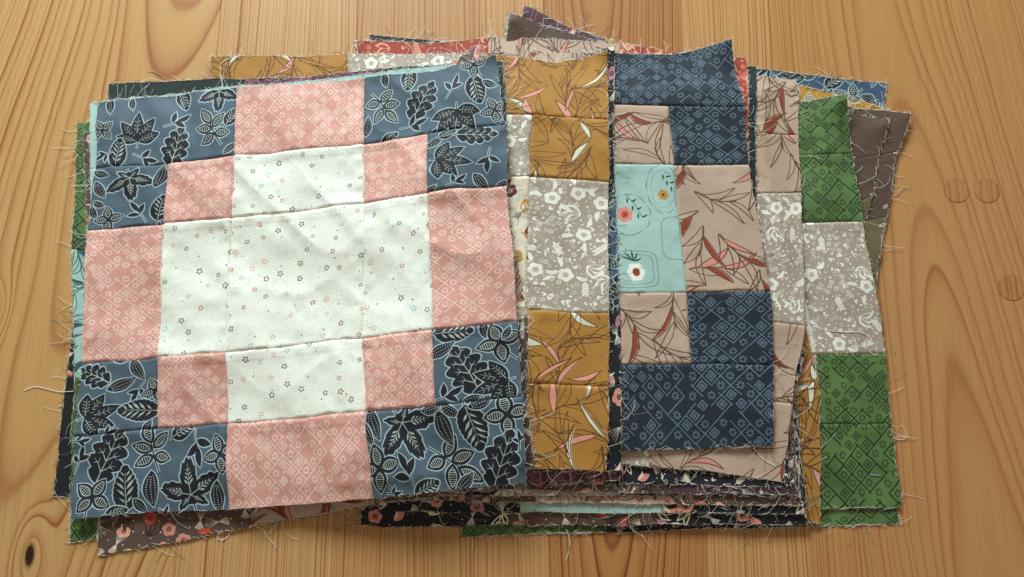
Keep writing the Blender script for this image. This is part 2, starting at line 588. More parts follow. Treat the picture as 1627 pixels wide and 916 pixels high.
def pr_geo(P, m, g, s=7.4, w=.72):
    x0, x1, y0, y1 = P.rect
    ox, oy = rng.uniform(0, s), rng.uniform(0, s)
    c = math.sqrt(.5)
    n = int(max(x1 - x0, y1 - y0) / s / c) + 3
    mx, my = (x0 + x1) / 2 + ox, (y0 + y1) / 2 + oy
    tilt = 1.0
    def pt(i, j):
        return (mx + (i - j) * s * c * 1.02, my + (i + j) * s * c * .98)
    last = {}
    for i in range(-n, n + 1):
        for j in range(-n, n + 1):
            a = pt(i, j)
            if not (x0 - s < a[0] < x1 + s and y0 - s < a[1] < y1 + s):
                continue
            ctr = pt(i + .5, j + .5)
            r_ = rng.random()
            prev = last.get((i - 1, j)), last.get((i, j - 1))
            kind = 'd' if r_ < .30 else ('f' if r_ < .70 else 'e')
            if kind == 'e' and 'e' in prev:
                kind = 'f'
            last[(i, j)] = kind
            for dst in (pt(i + 1, j), pt(i, j + 1)):
                if rng.random() < (.62 if kind != 'e' else .5):
                    ext = rng.choice((0, 0, .16, .3))
                    d = (dst[0] - a[0], dst[1] - a[1])
                    stroke(P, m, [(a[0] - d[0] * ext * .5, a[1] - d[1] * ext * .5), ((a[0] + dst[0]) / 2 + rng.uniform(-.08, .08), (a[1] + dst[1]) / 2), (dst[0] + d[0] * ext, dst[1] + d[1] * ext)], w * rng.uniform(.8, 1.1))
            if kind == 'd':
                for rad, mm in ((3.15 * s / 7.4, m), (2.3 * s / 7.4, g), (1.4 * s / 7.4, m), (.55 * s / 7.4, g)):
                    P.add(mm, [(ctr[0] + rad * math.cos(R(45 * 0 + 90 * q + 2)), ctr[1] + rad * math.sin(R(90 * q + 2))) for q in range(4)])
            elif kind == 'f':
                a0 = rng.uniform(0, 45)
                for q in range(8):
                    aa = R(a0 + 45 * q)
                    dx, dy = math.cos(aa), math.sin(aa)
                    r0, r1, ww = .75 * s / 7.4, rng.uniform(2.5, 3.0) * s / 7.6, .55
                    P.add(m, [(ctr[0] + dx * r0, ctr[1] + dy * r0), (ctr[0] + dx * (r0 + .9) - dy * ww, ctr[1] + dy * (r0 + .9) + dx * ww),
                              (ctr[0] + dx * r1, ctr[1] + dy * r1), (ctr[0] + dx * (r0 + .9) + dy * ww, ctr[1] + dy * (r0 + .9) - dx * ww)])


def star(P, m, g, x, y, r, rot, ctr=True):
    def sp(r1, r2):
        return [(x + (r1 if q % 2 == 0 else r2) * math.sin(rot + TAU * q / 10), y + (r1 if q % 2 == 0 else r2) * math.cos(rot + TAU * q / 10)) for q in range(10)]
    P.add(m, sp(r, r * .56))
    P.add(g, sp(r * .58, r * .36))
    if ctr:
        ell(P, m, x, y, r * .14, n=5)


def pr_stars(P, g, cols, fleck, spacing=12.5, r=2.7, specks=1.0):
    x0, x1, y0, y1 = P.rect
    for _ in range(int((x1 - x0) * (y1 - y0) * .036 * specks)):
        x, y = rng.uniform(x0, x1), rng.uniform(y0, y1)
        if rng.random() < .5:
            cx_, cy_ = x, y
            for _ in range(3):
                ell(P, fleck, cx_ + rng.gauss(0, 3), cy_ + rng.gauss(0, 3), rng.uniform(.12, .3), n=4)
        ell(P, fleck, x, y, rng.uniform(.12, .34), n=5)
    for x, y in scatter(P.rect, 17, 0, 3):
        ell(P, fleck, x, y, rng.uniform(.5, 1.0), rng.uniform(.45, .7), rot=rng.uniform(0, 3), n=8)
    for x, y in scatter(P.rect, spacing * .82, 1, 5):
        if rng.random() < .36:
            continue
        star(P, rng.choice(cols), g, x, y, r * rng.uniform(.68, 1.08), rng.uniform(0, 6), rng.random() < .7)


def pr_willow(P, m, fills, spacing=25, w=.75, size=1.0):
    for x, y in scatter(P.rect, spacing, 14, 8):
        a0 = rng.uniform(0, 360)
        Q = Xf(P, x, y, a0)
        n = rng.randint(4, 6)
        sw = rng.uniform(2, 6) * rng.choice((1, -1))
        stem = [(sw * math.sin(t * 2.2), -20 + 30 * t) for t in (0, .2, .4, .6, .8, 1)]
        stroke(Q, m, stem, w)
        for i in range(n):
            t = (i + rng.uniform(-.2, .2)) / n
            sgn = 1 if i % 2 else -1
            L, W = rng.uniform(17, 31) * size * (1.1 - .3 * abs(t - .5)), rng.uniform(2.8, 5.6)
            b = sgn * rng.uniform(.5, 4.5)
            t = max(0, t)
            bx, by = sw * math.sin(t * 2.2), -20 + 30 * t
            c_, s_ = math.cos(R(a0 - 90)), math.sin(R(a0 - 90))
            T = Xf(P, x + bx * c_ - by * s_, y + bx * s_ + by * c_, a0 + sgn * rng.uniform(20, 44) - math.degrees(math.atan2(sw * 2.2 * math.cos(t * 2.2), 30)))
            lp = leafpts(L, W, n=10, bend=b)
            if rng.random() < (.24 if 'rust' in fills else .15) and fills:
                T.add(rng.choice(fills), [(xx * .92 + .4, yy * .96) for xx, yy in lp])
            h = 11
            right = lp[:h]
            left = [lp[0]] + lp[h:][::-1] + [lp[h - 1]]
            stroke(T, m, right, w * rng.uniform(.75, 1.05))
            stroke(T, m, left, w * rng.uniform(.75, 1.05))


def flower(P, x, y, r, m, g, n=5, hatch=True):
    a0 = rng.uniform(0, 6)
    pts = [(x + r * (.80 + .2 * abs(math.sin(n * .5 * a + a0))) * math.cos(a), y + r * (.80 + .2 * abs(math.sin(n * .5 * a + a0))) * math.sin(a)) for a in [TAU * i / 30 for i in range(30)]]
    P.add(m, pts)
    if hatch:
        ell(P, g, x, y, r * .36, n=10)
        for q in range(6):
            ell(P, m, x + r * .17 * math.cos(q * 1.05), y + r * .17 * math.sin(q * 1.05), r * .07, n=5)


def pr_ditsy(P, m, m2, g, spacing=4.0, big=True):
    x0, x1, y0, y1 = P.rect
    used = []
    if big:
        for i, (x, y) in enumerate(scatter(P.rect, 16, 2, 8)):
            k_ = i % 4
            a = rng.uniform(0, 360)
            if k_ == 0:
                flower(P, x, y, 5.6, m, g)
                for q in (0, 120, 205):
                    Xf(P, x + 6.6 * math.cos(R(a + q)), y + 6.6 * math.sin(R(a + q)), a + q).add(m, leafpts(9, 3.2, n=6, bend=1))
                used.append((x, y, 10))
            elif k_ == 1:
                for q in range(-3, 4):
                    T = Xf(P, x, y, a + q * 16)
                    stroke(T, m2, [(0, -4), (q * .5, 3), (q * .9, 9)], .45)
                used.append((x, y, 6))
            elif k_ == 2:
                T = Xf(P, x, y, a)
                for q in range(5):
                    for s_ in (1, -1):
                        Xf(P, x + math.cos(R(a)) * (q * 2 - 4), y + math.sin(R(a)) * (q * 2 - 4), a + s_ * 42).add(m, leafpts(3.8, 1.3, n=4))
                stroke(T, m, [(0, -6), (0, 6)], .4)
                used.append((x, y, 6))
            else:
                T = Xf(P, x, y, a)
                for w_ in (10, 0, -10):
                    U = Xf(P, x, y, a + w_ * 3)
                    lp = leafpts(13, 4.4, n=7, bend=1.3)
                    U.add(m, lp)
                    U.add(g, [(xx * .55, 1.6 + yy * .7) for xx, yy in lp])
                used.append((x, y, 7))
    for x, y in scatter(P.rect, spacing, 0, 5):
        if any((x - u[0]) ** 2 + (y - u[1]) ** 2 < (u[2] * .62) ** 2 for u in used):
            continue
        t = rng.random()
        a = rng.uniform(0, 360)
        if t < .42:
            ell(P, rng.choice((m, m2)), x, y, rng.uniform(.45, .95), n=7)
        elif t < .58:
            for q in range(5):
                ell(P, m, x + 1.2 * math.cos(q * 1.26), y + 1.2 * math.sin(q * 1.26), .45, n=5)
        elif t < .80:
            Xf(P, x, y, a).add(rng.choice((m, m2)), leafpts(rng.uniform(2.6, 4.2), 1.3, n=5, bend=.3))
        elif t < .9:
            ring(P, m, g, x, y, 1.7, .5, 9)
            ell(P, m, x, y, .5, n=5)
        else:
            Xf(P, x, y, a).add(m, leafpts(4, 1.5, n=5)); Xf(P, x, y, a + 50).add(m, leafpts(3.4, 1.3, n=5))


def pr_bloom(P, g, petals, line, leaf, spacing=15, dark='cocoa'):
    for i, (x, y) in enumerate(scatter(P.rect, spacing, 5, 8)):
        a = rng.uniform(0, 360)
        k_ = (i + rng.randrange(2)) % 4
        if k_ == 0:
            flower(P, x, y, rng.uniform(5, 7.5), rng.choice(petals), g, hatch=True)
        elif k_ == 1:
            for q in range(-2, 3):
                T = Xf(P, x, y, a + q * 17)
                stroke(T, line, [(0, -5), (q * .7, 3), (q * 1.3, 12)], .7, True)
        elif k_ == 2:
            for q in (-28, 0, 30):
                T = Xf(P, x, y, a + q)
                lp = leafpts(13, 4.4, n=8, bend=1)
                T.add(leaf, lp)
                T.add(g, [(xx * .5 + .4, 3 + yy * .62) for xx, yy in lp])
        else:
            Xf(P, x, y, a).add(rng.choice(petals), leafpts(11, 6.5, n=8))
            Xf(P, x, y, a + 40).add(leaf, leafpts(9, 2.2, n=6, bend=1.4))
    for x, y in scatter(P.rect, 6.5, 0, 4):
        ell(P, line, x, y, rng.uniform(.3, .65), n=6)


def pr_frames(P, items):
    for kind, x, y in items:
        if kind == 'pinkflower':
            wob(P, 'teal', x + 3, y, 17, 17, .5); wob(P, 'aqua', x + 3, y, 16.4, 16.4, 0)
            flower(P, x, y, 6.6, 'coral', 'tomato', 6, False)
            ell(P, 'tomato', x, y, 3.0, n=10, jit=.2); ell(P, 'berry', x + .6, y, 1.1, n=6)
            for q in range(6):
                Xf(P, x + 3.4 + q * 1.9, y + 14 - q * 3.2, -35 + (60 if q % 2 else -60)).add('pine', leafpts(5.2, 1.6, n=5, bend=.5))
            stroke(P, 'pine', [(x + 2, y + 16), (x + 8, y + 9), (x + 14, y - 3)], .5)
        elif kind == 'goldflower':
            wob(P, 'teal', x, y + 5, 13, 21, .5); wob(P, 'aqua', x, y + 5, 12.4, 20.4, 0)
            wob(P, 'teal', x, y + 5, 9.5, 16, .3); wob(P, 'aqua', x, y + 5, 9.1, 15.6, .3)
            flower(P, x, y, 4.6, 'gold', 'umber', 6, False); ell(P, 'umber', x, y, 1.3, n=8)
            for q in range(5):
                Xf(P, x + 1 + q * 1.5, y + 17 - q * 2.4, -40 + (55 if q % 2 else -55)).add('pine', leafpts(5, 1.5, n=5))
        elif kind == 'whiteflower':
            rr(P, 'teal', x, y + 2, 18, 15); rr(P, 'aqua', x, y + 2, 17.4, 14.4)
            rr(P, 'teal', x, y + 2, 14.5, 12); rr(P, 'aqua', x, y + 2, 14, 11.5)
            flower(P, x, y, 7.4, 'white', 'rust', 6, False); ell(P, 'rust', x, y, 3.1, n=12)
            for q, a in enumerate((20, 55, 90, 130, 160)):
                Xf(P, x - 2, y + 8.5, a).add('pine', leafpts(9, 1.5, n=6, bend=.7))
            for q, a in enumerate((60, 120, 190)):
                Xf(P, x - 15, y + 6, a).add('pine', leafpts(7, 1.4, n=6, bend=.7))
        elif kind == 'frame':
            rr(P, 'teal', x, y, 22, 18); rr(P, 'aqua', x, y, 21.4, 17.4)


def wob(P, m, x, y, rx, ry, amp):
    P.add(m, [(x + (rx + amp * math.sin(9 * a)) * math.cos(a), y + (ry + amp * math.sin(9 * a)) * math.sin(a)) for a in [TAU * i / 44 for i in range(44)]])


def rr(P, m, x, y, a, b):
    pts = []
    for i in range(36):
        t = TAU * i / 36
        c, s_ = math.cos(t), math.sin(t)
        pts.append((x + a * math.copysign(abs(c) ** .35, c), y + b * math.copysign(abs(s_) ** .35, s_)))
    P.add(m, pts)


def f_none(P, au): pass


FAB = {   # fabric: ground colour, print, words for its label
    'steel': ('steel', lambda P, au: pr_leaves(P, ('halo', 'night', 'vein'), authored=au), "steel blue patch with near-black woodland leaves outlined in white"),
    'pink': ('pink', lambda P, au: pr_geo(P, 'blush', 'pink', s=8.0, w=.62), "dusty pink patch with pale diamond and daisy print"),
    'white': ('white', lambda P, au: pr_stars(P, 'white', ['red', 'orange', 'slate', 'rose', 'sky', 'charcoal', 'charcoal', 'mossy', 'red', 'rose'], 'fleck'), "off-white patch sprinkled with tiny coloured stars"),
    'navy': ('navy', lambda P, au: pr_geo(P, 'denim', 'navy', s=8.8, w=.66), "navy patch with light blue diamond and daisy print"),
    'green': ('green', lambda P, au: pr_geo(P, 'spruce', 'green', s=8.8, w=1.05), "mottled green patch with dark diamond and daisy print"),
    'mustard': ('mustard', lambda P, au: pr_willow(P, 'umber', ['petal', 'petal', 'ivory'], w=.6, spacing=20, size=1.1), "mustard patch with brown willow leaf outlines"),
    'beige': ('beige', lambda P, au: pr_willow(P, 'bark', ['rust', 'coral'], w=.85, size=1.05), "beige patch with brown and rust willow leaves"),
    'taupe': ('taupe', lambda P, au: pr_ditsy(P, 'chalk', 'mist', 'taupe', spacing=3.2), "taupe patch with small white wildflowers"),
    'aqua': ('aqua', lambda P, au: pr_frames(P, au if au is not None else [('frame', (P.rect[0] + P.rect[1]) / 2, (P.rect[2] + P.rect[3]) / 2)]), "pale aqua patch with framed single flowers"),
    'aquaplain': ('aqua', f_none, "plain pale aqua patch"),
    'aqualeaf': ('aqua', lambda P, au: pr_willow(P, 'pine', ['storm'], w=.7), "pale aqua patch with dark leaf outlines"),
    'rust': ('brick', lambda P, au: pr_ditsy(P, 'peach', 'coral', 'brick', spacing=4.4), "brick red patch with peach wildflowers"),
    'darkfloral': ('black', lambda P, au: pr_bloom(P, 'black', ['orchid', 'coral'], 'mist', 'cream', spacing=13), "black patch with pink blooms and pale leaves"),
    'blackcream': ('ink', lambda P, au: pr_ditsy(P, 'cream', 'mist', 'ink', spacing=5), "near-black patch with cream wildflowers"),
    'brownfloral': ('brown', lambda P, au: pr_bloom(P, 'brown', ['tomato', 'coral', 'petal'], 'cream', 'cocoa', spacing=12), "brown patch with orange and pink blooms"),
    'plumbloom': ('plum', lambda P, au: pr_bloom(P, 'plum', ['tomato', 'coral'], 'ivory', 'black', spacing=13), "plum patch with orange and pink blooms"),
    'maroon': ('plum', lambda P, au: pr_leaves(P, ('orchid', 'plum', 'orchid')), "plum patch with pink outlined leaves"),
    'purple': ('plum', lambda P, au: pr_willow(P, 'orchid', ['petal'], w=.5), "dark purple patch with pink willow leaves"),
    'goldleaf': ('gold', lambda P, au: pr_leaves(P, ('cream', 'grey', 'cream')), "gold patch with grey leaves outlined in cream"),
    'blueleaf': ('storm', lambda P, au: pr_leaves(P, ('halo', 'bottle', 'halo')), "deep blue patch with dark leaves outlined in white"),
    'olive': ('olive', lambda P, au: pr_stars(P, 'olive', ['snow'], 'grey', spacing=24, r=2.8), "olive brown patch with white stars"),
    'brownstar': ('brown', lambda P, au: pr_stars(P, 'brown', ['snow'], 'grey', spacing=24, r=2.8), "brown patch with white stars"),
    'bottle': ('bottle', f_none, "plain bottle green patch"),
    'black': ('black', lambda P, au: pr_willow(P, 'grey', [], w=.3, spacing=60), "plain black patch"),
    'floralwhite': ('cream', lambda P, au: (pr_bloom(P, 'cream', ['berry', 'gold'], 'grey', 'gold', spacing=12)), "cream patch with maroon flowers and mustard leaves"),
}

# ------------------------------------------------------------------ the pile: blocks from bottom to top
S = 322.0                                     # nominal side of a block, mm
US = [0, 1 / 6, 1 / 3, 2 / 3, 5 / 6, 1]


def quad(tl, tr, br, bl, cols=None):
    g = []
    for v in US:
        row = []
        for u in US:
            row.append(tuple((tl[i] * (1 - u) + tr[i] * u) * (1 - v) + (bl[i] * (1 - u) + br[i] * u) * v for i in (0, 1)))
        g.append(row)
    for c, vals in (cols or {}).items():
        for r_, p in enumerate(vals):
            if p:
                g[r_][c] = p
    return g


def B(name, label, A, Bf, C, lat, wr=.25, lifts=(), seam=.45, fray=1.0, stp=None, au=None):
    return dict(name=name, label=label, A=A, B=Bf, C=C, lat=lat, wr=wr, lifts=lifts, seam=seam, fray=fray, au=au or {})


lat1 = [[(160, 166), (268, 153), (378, 141), (579, 125), (690, 116), (787, 93)],
        [(154, 268), (269, 263), (373, 247), (579, 229), (678, 215), (803, 199)],
        [(139, 368), (262, 358), (370, 346), (580, 324), (681, 307), (806, 296)],
        [(134, 578), (251, 569), (360, 559), (577, 536), (688, 525), (821, 511)],
        [(122, 693), (251, 679), (362, 673), (581, 654), (691, 644), (828, 629)],
        [(118, 823), (240, 814), (365, 809), (595, 791), (715, 777), (835, 764)]]
lat2 = [[(338, 91), (450, 91), (555, 92), (770, 90), (884, 103), (963, 86)],
        [(336, 180), (445, 181), (552, 182), (740, 181), (845, 184), (967, 190)],
        [(332, 285), (440, 284), (548, 283), (735, 279), (841, 280), (967, 290)],
        [(325, 490), (432, 490), (540, 490), (728, 490), (836, 492), (967, 497)],
        [(322, 610), (430, 610), (538, 609), (724, 608), (838, 609), (967, 612)],
        [(318, 740), (428, 740), (536, 741), (722, 740), (842, 743), (964, 748)]]
lat3 = [[(530, 92), (640, 90), (745, 88), (958, 86), (1064, 88), (1151, 79)],
        [(528, 172), (637, 170), (743, 168), (956, 166), (1063, 168), (1181, 171)],
        [(532, 262), (640, 262), (748, 262), (963, 262), (1070, 262), (1188, 261)],
        [(540, 470), (650, 468), (760, 467), (981, 466), (1090, 465), (1223, 464)],
        [(542, 585), (652, 583), (762, 581), (985, 578), (1098, 578), (1228, 579)],
        [(545, 722), (656, 721), (768, 720), (989, 717), (1105, 713), (1227, 707)]]
blocks = [
    B('G2', "quilt block lowest in the pile, green edge showing below the bottom right corner", 'green', 'darkfloral', 'white',
      quad((765, 185), (1330, 178), (1427, 831), (733, 852))),
    B('blueR', "quilt block whose deep blue leaf print edge sticks out furthest at the top right", 'blueleaf', 'brownfloral', 'aqualeaf',
      quad((792, 60), (1409, 133), (1330, 760), (700, 725), {5: [(1409, 133), None, (1399, 340), (1392, 440), None, None]}), fray=1.6),
    B('gold', "quilt block with a gold and grey leaf edge just below the blue top right one", 'goldleaf', 'taupe', 'white',
      quad((808, 22), (1434, 181), (1295, 790), (655, 700), {3: [(1224, 124)], 4: [(1330, 150)]}), fray=1.2),
    B('purple', "quilt block with a dark purple corner curling up at the very top of the pile", 'purple', 'goldleaf', 'white',
      quad((833, 11), (1330, 190), (1260, 780), (690, 690), {1: [(905, 44)], 2: [(985, 74)]}), lifts=[(833, 11, 60, 3)]),
    B('oliveo', "quilt block with brown star print, its pointed corner the rightmost of the pile", 'brownstar', 'olive', 'aqualeaf',
      quad((822, 34), (1444, 185), (1285, 795), (690, 690), {3: [(1240, 156)], 4: [(1352, 170)], 5: [(1444, 185), (1423, 243), (1408, 345), (1385, 480), None, None]}), wr=.6, lifts=[(1450, 180, 90, 4)]),
    B('olivei', "quilt block with brown star print tucked one layer above the rightmost brown corner", 'brownstar', 'olive', 'aqualeaf',
      quad((812, 27), (1411, 193), (1255, 790), (700, 700), {3: [(1215, 162)], 4: [(1322, 178)], 5: [(1411, 193), (1396, 245), (1386, 310), None, None, None]}), lifts=[(1411, 193, 50, 5), (815, 27, 60, 7)]),
    B('green5', "quilt block with bright green corners and a taupe wildflower side, right of the pile", 'green', 'taupe', 'white',
      quad((705, 165), (1338, 158), (1430, 806), (735, 800),
           {5: [(1338, 158), (1353, 245), (1370, 353), (1406, 561), (1415, 670), (1430, 806)],
            4: [(1238, 165), (1250, 250), (1262, 354), (1296, 562), (1305, 675), (1312, 808)]}), wr=3.2, lifts=[(1338, 158, 60, 9)]),
    B('mustardR', "quilt block showing only a narrow mustard strip left of the green block", 'mustard', 'beige', 'white',
      quad((650, 165), (1235, 155), (1301, 831), (660, 800), {5: [None, None, (1262, 360), (1280, 520), (1300, 600), None]}), wr=.5),
    B('X', "quilt block with black floral corner and peach brown edge, lowest dark one at the bottom", 'darkfloral', 'brownfloral', 'white',
      quad((610, 190), (1225, 165), (1281, 831), (572, 836)), fray=1.0),
    B('Y', "quilt block whose plain pale aqua edge shows in the middle of the bottom layers", 'darkfloral', 'aquaplain', 'white',
      quad((600, 160), (1222, 160), (1277, 816), (602, 812)), fray=1.0),
    B('Z', "quilt block with a brown floral bottom edge just above the lowest black floral layers", 'brownfloral', 'beige', 'white',
      quad((605, 150), (1218, 150), (1271, 803), (640, 794)), fray=1.0),
    B('W', "quilt block with near-black cream-flowered strip between the maroon and aqua bottom edges", 'blackcream', 'taupe', 'aqua',
      quad((610, 150), (1216, 145), (1266, 789), (560, 786), {3: [None] * 5 + [(985, 786)]}), fray=1.0),
    B('V', "quilt block with a plum and orange bloom strip near the bottom right dark layers", 'plumbloom', 'brownfloral', 'white',
      quad((640, 150), (1214, 150), (1263, 786), (680, 776), {5: [None, None, (1245, 380), (1268, 560), None, None]}), fray=1.2),
    B('U', "quilt block with near-black dotted print right beside the beige block's right edge", 'blackcream', 'darkfloral', 'white',
      quad((620, 140), (1210, 150), (1255, 772), (640, 765), {5: [None, None, (1243, 380), (1277, 560), None, None]}), fray=1.2),
    B('block4', "quilt block of beige willow print with a taupe side, between navy and green blocks", 'beige', 'taupe', 'white',
      quad((630, 95), (1264, 130), (1244, 766), (600, 690),
           {5: [(1264, 130), (1267, 215), (1272, 306), (1274, 518), (1257, 640), (1244, 766)], 4: [(1160, 122), (1160, 214), (1168, 310), (1170, 505), (1150, 630), (1126, 746)]}), wr=2.2, lifts=[(1264, 130, 40, 3)]),
    B('D', "quilt block with a dark bottle green edge peeping out above the brick red one", 'bottle', 'black', 'white',
      quad((588, 55), (1199, 110), (1207, 690), (600, 690), {3: [(985, 73)]})),
    B('R', "quilt block with brick red wildflower corners and a beige willow top side", 'rust', 'beige', 'white',
      quad((566, 64), (1183, 98), (1211, 660), (590, 700), {2: [(776, 63)], 3: [(985, 72)]}), wr=.5, fray=1.3),
    B('navy3', "quilt block with navy corners, beige willow sides and an aqua framed-flower centre", 'navy', 'beige', 'aqua', lat3, wr=3.6, lifts=[(1158, 70, 70, 13)], au={'frames': 1}),
    B('M', "quilt block with a maroon leaf strip just under the mustard block's lower edge", 'maroon', 'darkfloral', 'white',
      quad((360, 105), (968, 100), (985, 763), (350, 772)), fray=1.3),
    B('S', "quilt block showing a narrow black and blue strip beside the mustard block's right edge", 'darkfloral', 'blueleaf', 'white',
      quad((340, 100), (974, 82), (988, 746), (345, 755), {3: [(765, 97)], 4: [(878, 106)], 5: [(974, 78), (975, 180), (975, 285), (984, 492), (986, 610), (988, 746)]}), fray=1.3, lifts=[(966, 82, 22, 3)]),
    B('block2', "quilt block with mustard willow corners and a taupe side, right of the pink block", 'mustard', 'taupe', 'floralwhite', lat2, wr=3.6, lifts=[(963, 86, 30, 5)]),
    B('K2', "quilt block with a plain black corner sticking out at the lower left of the pile", 'black', 'darkfloral', 'white',
      quad((150, 215), (760, 180), (730, 745), (84, 789))),
    B('F', "quilt block showing a thin brown floral sliver between the pink and mustard blocks", 'brownfloral', 'beige', 'white',
      quad((190, 150), (780, 140), (849, 743), (200, 755), {5: [None, None, (800, 300), (838, 500), None, None]})),
    B('K1', "quilt block with a plain bottle green strip behind the top left of the pink block", 'bottle', 'maroon', 'white',
      quad((173, 134), (799, 98), (805, 600), (180, 690), {2: [(389, 125)], 3: [(600, 112)], 5: [None, (804, 180), (806, 280), None, None, None]}), fray=.5),
    B('GL', "quilt block with green corners and an aqua leaf side at the pile's left edge", 'green', 'aqualeaf', 'white',
      quad((123, 196), (740, 150), (740, 780), (112, 862),
           {0: [(123, 196), (120, 290), (114, 396), (120, 600), (114, 700), (112, 862)]}), wr=.8),
    B('BLB', "quilt block with brown orange-flowered corner and beige side sticking out at the bottom left", 'brownfloral', 'beige', 'white',
      quad((134, 212), (762, 84), (800, 768), (158, 882), {3: [(600, 125), None, None, None, None, (610, 797)], 4: [(700, 109)], 2: [None] * 5 + [(402, 835)], 1: [None] * 5 + [(280, 859)]}), wr=.5, lifts=[(770, 92, 30, 3)]),
    B('LA', "quilt block with a pale aqua edge peeping out at the top left corner", 'aquaplain', 'aquaplain', 'white',
      quad((143, 164), (760, 101), (790, 750), (150, 795), {3: [(578, 121)], 2: [(377, 137)]}), lifts=()),
    B('block1', "quilt block with steel blue leaf corners, pink sides and off-white star centre, topmost", 'steel', 'pink', 'white', lat1, wr=8.5, seam=.8, lifts=[(787, 93, 30, 4)], fray=.8),
]

# authored leaves of the topmost block (kind, x, y, size, direction) by its place in the photograph
AU1 = {
    (0, 0, 2, 1): "hand 221 226 50 88;serrated 190 244 46 80;oak 280 232 62 70;spray 340 205 62 110;maple 349 158 52 -90;serrated 293 160 36 -70;sprig 283 195 44 20;sprig 231 250 38 -20;pods 168 211 38 30;dots 181 172 28 -90;serrated 370 188 32 60;dots 214 168 22 -80;sprig 168 250 30 200;dots 366 235 24 40",
    (0, 1, 1, 2): "maple 211 297 62 -80;dots 163 303 34 -60;dots 165 277 26 -20;dots 257 282 40 75;serrated 259 332 46 80;sprig 224 339 44 120;pods 175 350 44 90;dots 150 339 25 -70;dots 160 325 22 -30;sprig 250 365 25 60",
    (3, 0, 5, 1): "spray 611 171 62 -60;oak 673 158 68 65;serrated 757 145 50 -80;serrated 647 126 40 -90;dots 612 129 24 -80;sprig 719 139 42 60;hand 729 176 54 -90;pods 787 178 42 100;pods 750 104 42 90;dots 778 134 26 -30;sprig 663 198 46 10;dots 585 201 34 80;serrated 625 222 34 30;sprig 700 215 26 -20",
    (4, 1, 5, 2): "oak 758 217 54 -5;hand 695 258 52 -15;sprig 775 257 46 -100;dots 765 290 32 -50;dots 690 230 30 30;dots 684 303 24 30;sprig 725 292 34 30;dots 800 292 20 20;serrated 712 217 26 20",
    (0, 3, 1, 4): "oak 153 598 50 150;dots 221 586 38 -60;dots 195 609 42 25;sprig 221 622 38 -120;pods 248 621 40 20;hand 138 664 52 15;serrated 222 652 56 175;dots 235 676 24 60;dots 195 570 24 10;sprig 175 685 26 10",
    (0, 4, 2, 5): "oak 172 725 76 65;spray 237 715 66 100;serrated 288 683 38 30;sprig 313 708 56 -80;maple 303 767 76 100;serrated 200 777 58 95;dots 241 780 48 -80;pods 150 790 52 45;pods 354 721 50 100;dots 224 805 28 -45;dots 350 790 42 -85;sprig 128 731 38 70;serrated 187 815 30 10;sprig 262 818 24 60;sprig 130 700 30 0",
    (4, 3, 5, 4): "oak 742 588 76 115;serrated 722 528 50 0;dots 771 525 28 -80;pods 794 545 58 100;dots 701 556 40 30;hand 806 604 50 200;sprig 709 628 46 20;dots 805 530 22 60;dots 752 632 24 10",
    (3, 4, 5, 5): "maple 657 690 82 -62;dots 598 674 44 -75;dots 588 690 34 -70;pods 606 744 60 90;sprig 653 751 56 110;spray 726 736 78 -45;dots 717 679 48 -75;dots 727 651 32 -40;dots 696 647 30 10;serrated 758 679 62 -75;pods 807 659 58 90;oak 798 731 76 65;serrated 682 774 38 20;dots 771 636 36 20;dots 740 764 34 40;sprig 824 700 24 90;sprig 630 782 22 0",
}
AU3 = "pinkflower 993 342;goldflower 1053 311;whiteflower 1010 433;frame 1095 380"


def inv_bilinear(lat, c0, r0, c1, r1, x, y):
    """pixel -> block coordinates inside one patch"""
    a, b, c, d = (np.array(lat[r0][c0], float), np.array(lat[r0][c1], float), np.array(lat[r1][c1], float), np.array(lat[r1][c0], float))
    u = v = .5
    t = np.array([x, y], float)
    for _ in range(12):
        p = (a * (1 - u) + b * u) * (1 - v) + (d * (1 - u) + c * u) * v
        du = (b - a) * (1 - v) + (c - d) * v
        dv = (d - a) * (1 - u) + (c - b) * u
        e = t - p
        det = du[0] * dv[1] - du[1] * dv[0]
        u += (e[0] * dv[1] - e[1] * dv[0]) / det
        v += (du[0] * e[1] - du[1] * e[0]) / det
    return (US[c0] + (US[c1] - US[c0]) * u) * S, -(US[r0] + (US[r1] - US[r0]) * v) * S


# ------------------------------------------------------------------ heights: every sheet drapes over those below it
GS = .002
GX0, GY0, GX1, GY1 = -.44, -.30, .44, .32
NX, NY = int((GX1 - GX0) / GS) + 1, int((GY1 - GY0) / GS) + 1
gx, gy = np.meshgrid(GX0 + GS * np.arange(NX), GY0 + GS * np.arange(NY))
H = np.zeros((NY, NX))


def samp(A, x, y):
    fx = np.clip((np.asarray(x) - GX0) / GS, 0, NX - 1.001)
    fy = np.clip((np.asarray(y) - GY0) / GS, 0, NY - 1.001)
    i, j = fx.astype(int), fy.astype(int)
    a, b = fx - i, fy - j
    return (A[j, i] * (1 - a) + A[j, i + 1] * a) * (1 - b) + (A[j + 1, i] * (1 - a) + A[j + 1, i + 1] * a) * b


def vnoise(x, y, scale, seed):
    r_ = np.random.RandomState(seed)
    T = r_.rand(64, 64)
    fx, fy = np.asarray(x) / scale + 20, np.asarray(y) / scale + 20
    i, j = np.floor(fx).astype(int), np.floor(fy).astype(int)
    a, b = fx - i, fy - j
    a, b = a * a * a * (a * (a * 6 - 15) + 10), b * b * b * (b * (b * 6 - 15) + 10)
    g = lambda p, q: T[q % 64, p % 64]
    return (g(i, j) * (1 - a) + g(i + 1, j) * a) * (1 - b) + (g(i, j + 1) * (1 - a) + g(i + 1, j + 1) * a) * b


